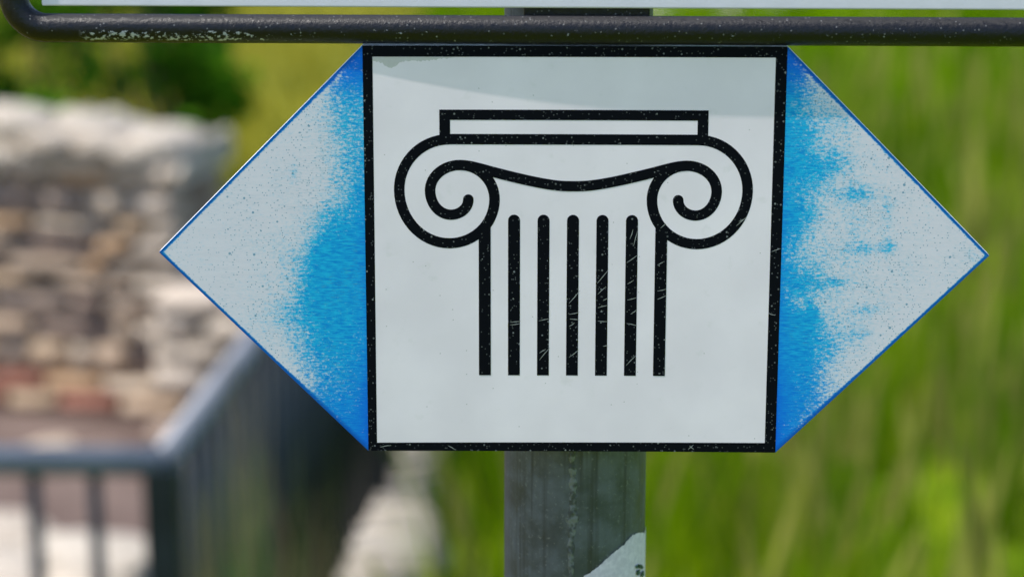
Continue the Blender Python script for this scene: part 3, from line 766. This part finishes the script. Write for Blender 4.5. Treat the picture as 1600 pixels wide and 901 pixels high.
# weeds growing up along the side of the railing
def xr(d):
    y = d + CAM.y; return CX + dirS.x / dirS.y * (y - CY)
D = rng.uniform(2.9, 4.6, 260); x = np.array([xr(d) + rng.uniform(.03, .14) for d in D]); P2 = np.stack([x, D + CAM.y], 1); pos = np.column_stack([P2, tz(P2)])
cl_ = rng.random((260, 1)); cg = np.where(cl_ < .5, np.array([[.10, .15, .045]]), np.array([[.24, .20, .10]])) * (.7 + .6 * rng.random((260, 1)))
Bw = [blades(pos, rng.uniform(.35, .85, 260), rng.uniform(.006, .012, 260), rng.uniform(.02, .25, 260), cg)]
for px, py, ytop, tint, n in ((400, 905, 530, (.26, .21, .12), 26), (384, 905, 715, (.10, .20, .05), 60), (322, 905, 770, (.22, .21, .08), 34), (340, 905, 620, (.16, .15, .08), 12), (500, 905, 790, (.22, .17, .09), 26), (425, 905, 840, (.09, .18, .04), 24)):
    d_ = 3.05; b = at_y(px, py, CAM.y + d_); t_ = at_y(px, ytop, CAM.y + d_)
    p0 = np.column_stack([b.x + rng.normal(0, .010, n), CAM.y + d_ + rng.normal(0, .03, n), np.full(n, GZ)])
    Bw.append(blades(p0, (t_.z - GZ) * rng.uniform(.85, 1.03, n), rng.uniform(.007, .013, n), rng.uniform(.005, .035, n), np.array(tint) * (.7 + .6 * rng.random((n, 1)))))
Bw = merge(Bw)
tag(fast_mesh('railing_weeds', *Bw, M['grass']), 'thin weeds and dry stalks growing along the side of the railing', 'grass', kind='stuff')

# shrubs behind the ruin wall
def shrub(name, label, base, rad, height, ncl, seed, tint_a, tint_b):
    g = np.random.default_rng(seed); rt = empty(name, base, label, 'shrub', 'shrubs behind the ruin wall')
    vs, fs = [], []
    cents = []
    for i in range(ncl):
        a = g.uniform(0, 2 * np.pi); rr = rad * math.sqrt(g.random()); zz = height * g.uniform(.18, 1.0) * (1 - .35 * (rr / rad) ** 2)
        cents.append((rr * math.cos(a), rr * math.sin(a), zz))
    def limb(p, q, r0, r1):
        p, q = Vector(p), Vector(q); t = (q - p).normalized(); a_ = t.orthogonal().normalized(); b_ = t.cross(a_); o = len(vs)
        mid = p.lerp(q, .5) + a_ * .06 * (q - p).length
        for e, r_ in ((p, r0), (mid, (r0 + r1) / 2), (q, r1)):
            for j in range(6): th = j * math.pi / 3; vs.append(e + (a_ * math.cos(th) + b_ * math.sin(th)) * r_)
        for s in range(2):
            for j in range(6): fs.append((o + s * 6 + j, o + s * 6 + (j + 1) % 6, o + s * 6 + 6 + (j + 1) % 6, o + s * 6 + 6 + j))
    stems = [(g.uniform(-.12, .12), g.uniform(-.12, .12), -.05) for _ in range(5)]
    for i, cc in enumerate(cents):
        st_ = stems[i % 5]; limb(st_, cc, .018, .004)
    mesh('stems', vs, fs, M['bark'], rt)
    Vl, Fl, Cl = [], [], []
    per = 70
    for cc in cents:
        cr = g.uniform(.09, .18); n = per
        d = g.normal(size=(n, 3)); d /= np.linalg.norm(d, axis=1)[:, None]; p = np.array(cc) + d * cr * g.random((n, 1)) ** .45
        nrm = d + g.normal(size=(n, 3)) * .5 + np.array([0, 0, .5]); nrm /= np.linalg.norm(nrm, axis=1)[:, None]
        u = np.cross(nrm, g.normal(size=(n, 3))); u /= np.linalg.norm(u, axis=1)[:, None]; w_ = np.cross(nrm, u)
        L = g.uniform(.05, .10, (n, 1)); Wd = L * .55
        q = np.stack([p - u * L / 2, p - w_ * Wd / 2 + nrm * .006, p + u * L / 2, p + w_ * Wd / 2 + nrm * .006], 1)
        o = sum(len(a) for a in Vl); Vl.append(q.reshape(-1, 3)); Fl.append(np.arange(n * 4).reshape(n, 4) + o)
        ct = np.array(tint_a) + (np.array(tint_b) - np.array(tint_a)) * g.random((n, 1)) ** 1.3
        ct = ct * g.uniform(.4, 1.5); Cl.append(np.repeat(ct, 4, 0))
    fast_mesh('crown', np.concatenate(Vl), np.concatenate(Fl), np.concatenate(Cl), M['leaf'], rt)
    return rt
ga, gb = (.03, .12, .006), (.15, .37, .014)
g = at_y(215, 150, CAM.y + 9.0); shrub('shrub', 'bushy shrub with bright green leaves behind the low end of the ruin wall', (g.x, g.y, GZ), .42, 1.75, 24, 1, ga, gb)
g = at_y(20, 150, CAM.y + 9.3); shrub('shrub', 'dark green shrub with brownish twigs behind the highest part of the ruin wall', (g.x, g.y, GZ), .45, 1.8, 24, 2, (.022, .08, .006), (.11, .28, .014))
g = at_y(275, 90, CAM.y + 11.0); shrub('shrub', 'sparse dark shrub standing farther back on the dry grass', (g.x, g.y, GZ), .30, 1.5, 15, 3, (.012, .04, .006), (.045, .10, .012))
g = at_y(-170, 150, CAM.y + 9.2); shrub('shrub', 'leafy shrub by the far left end of the ruin wall', (g.x, g.y, GZ), .5, 1.7, 32, 7, ga, gb)
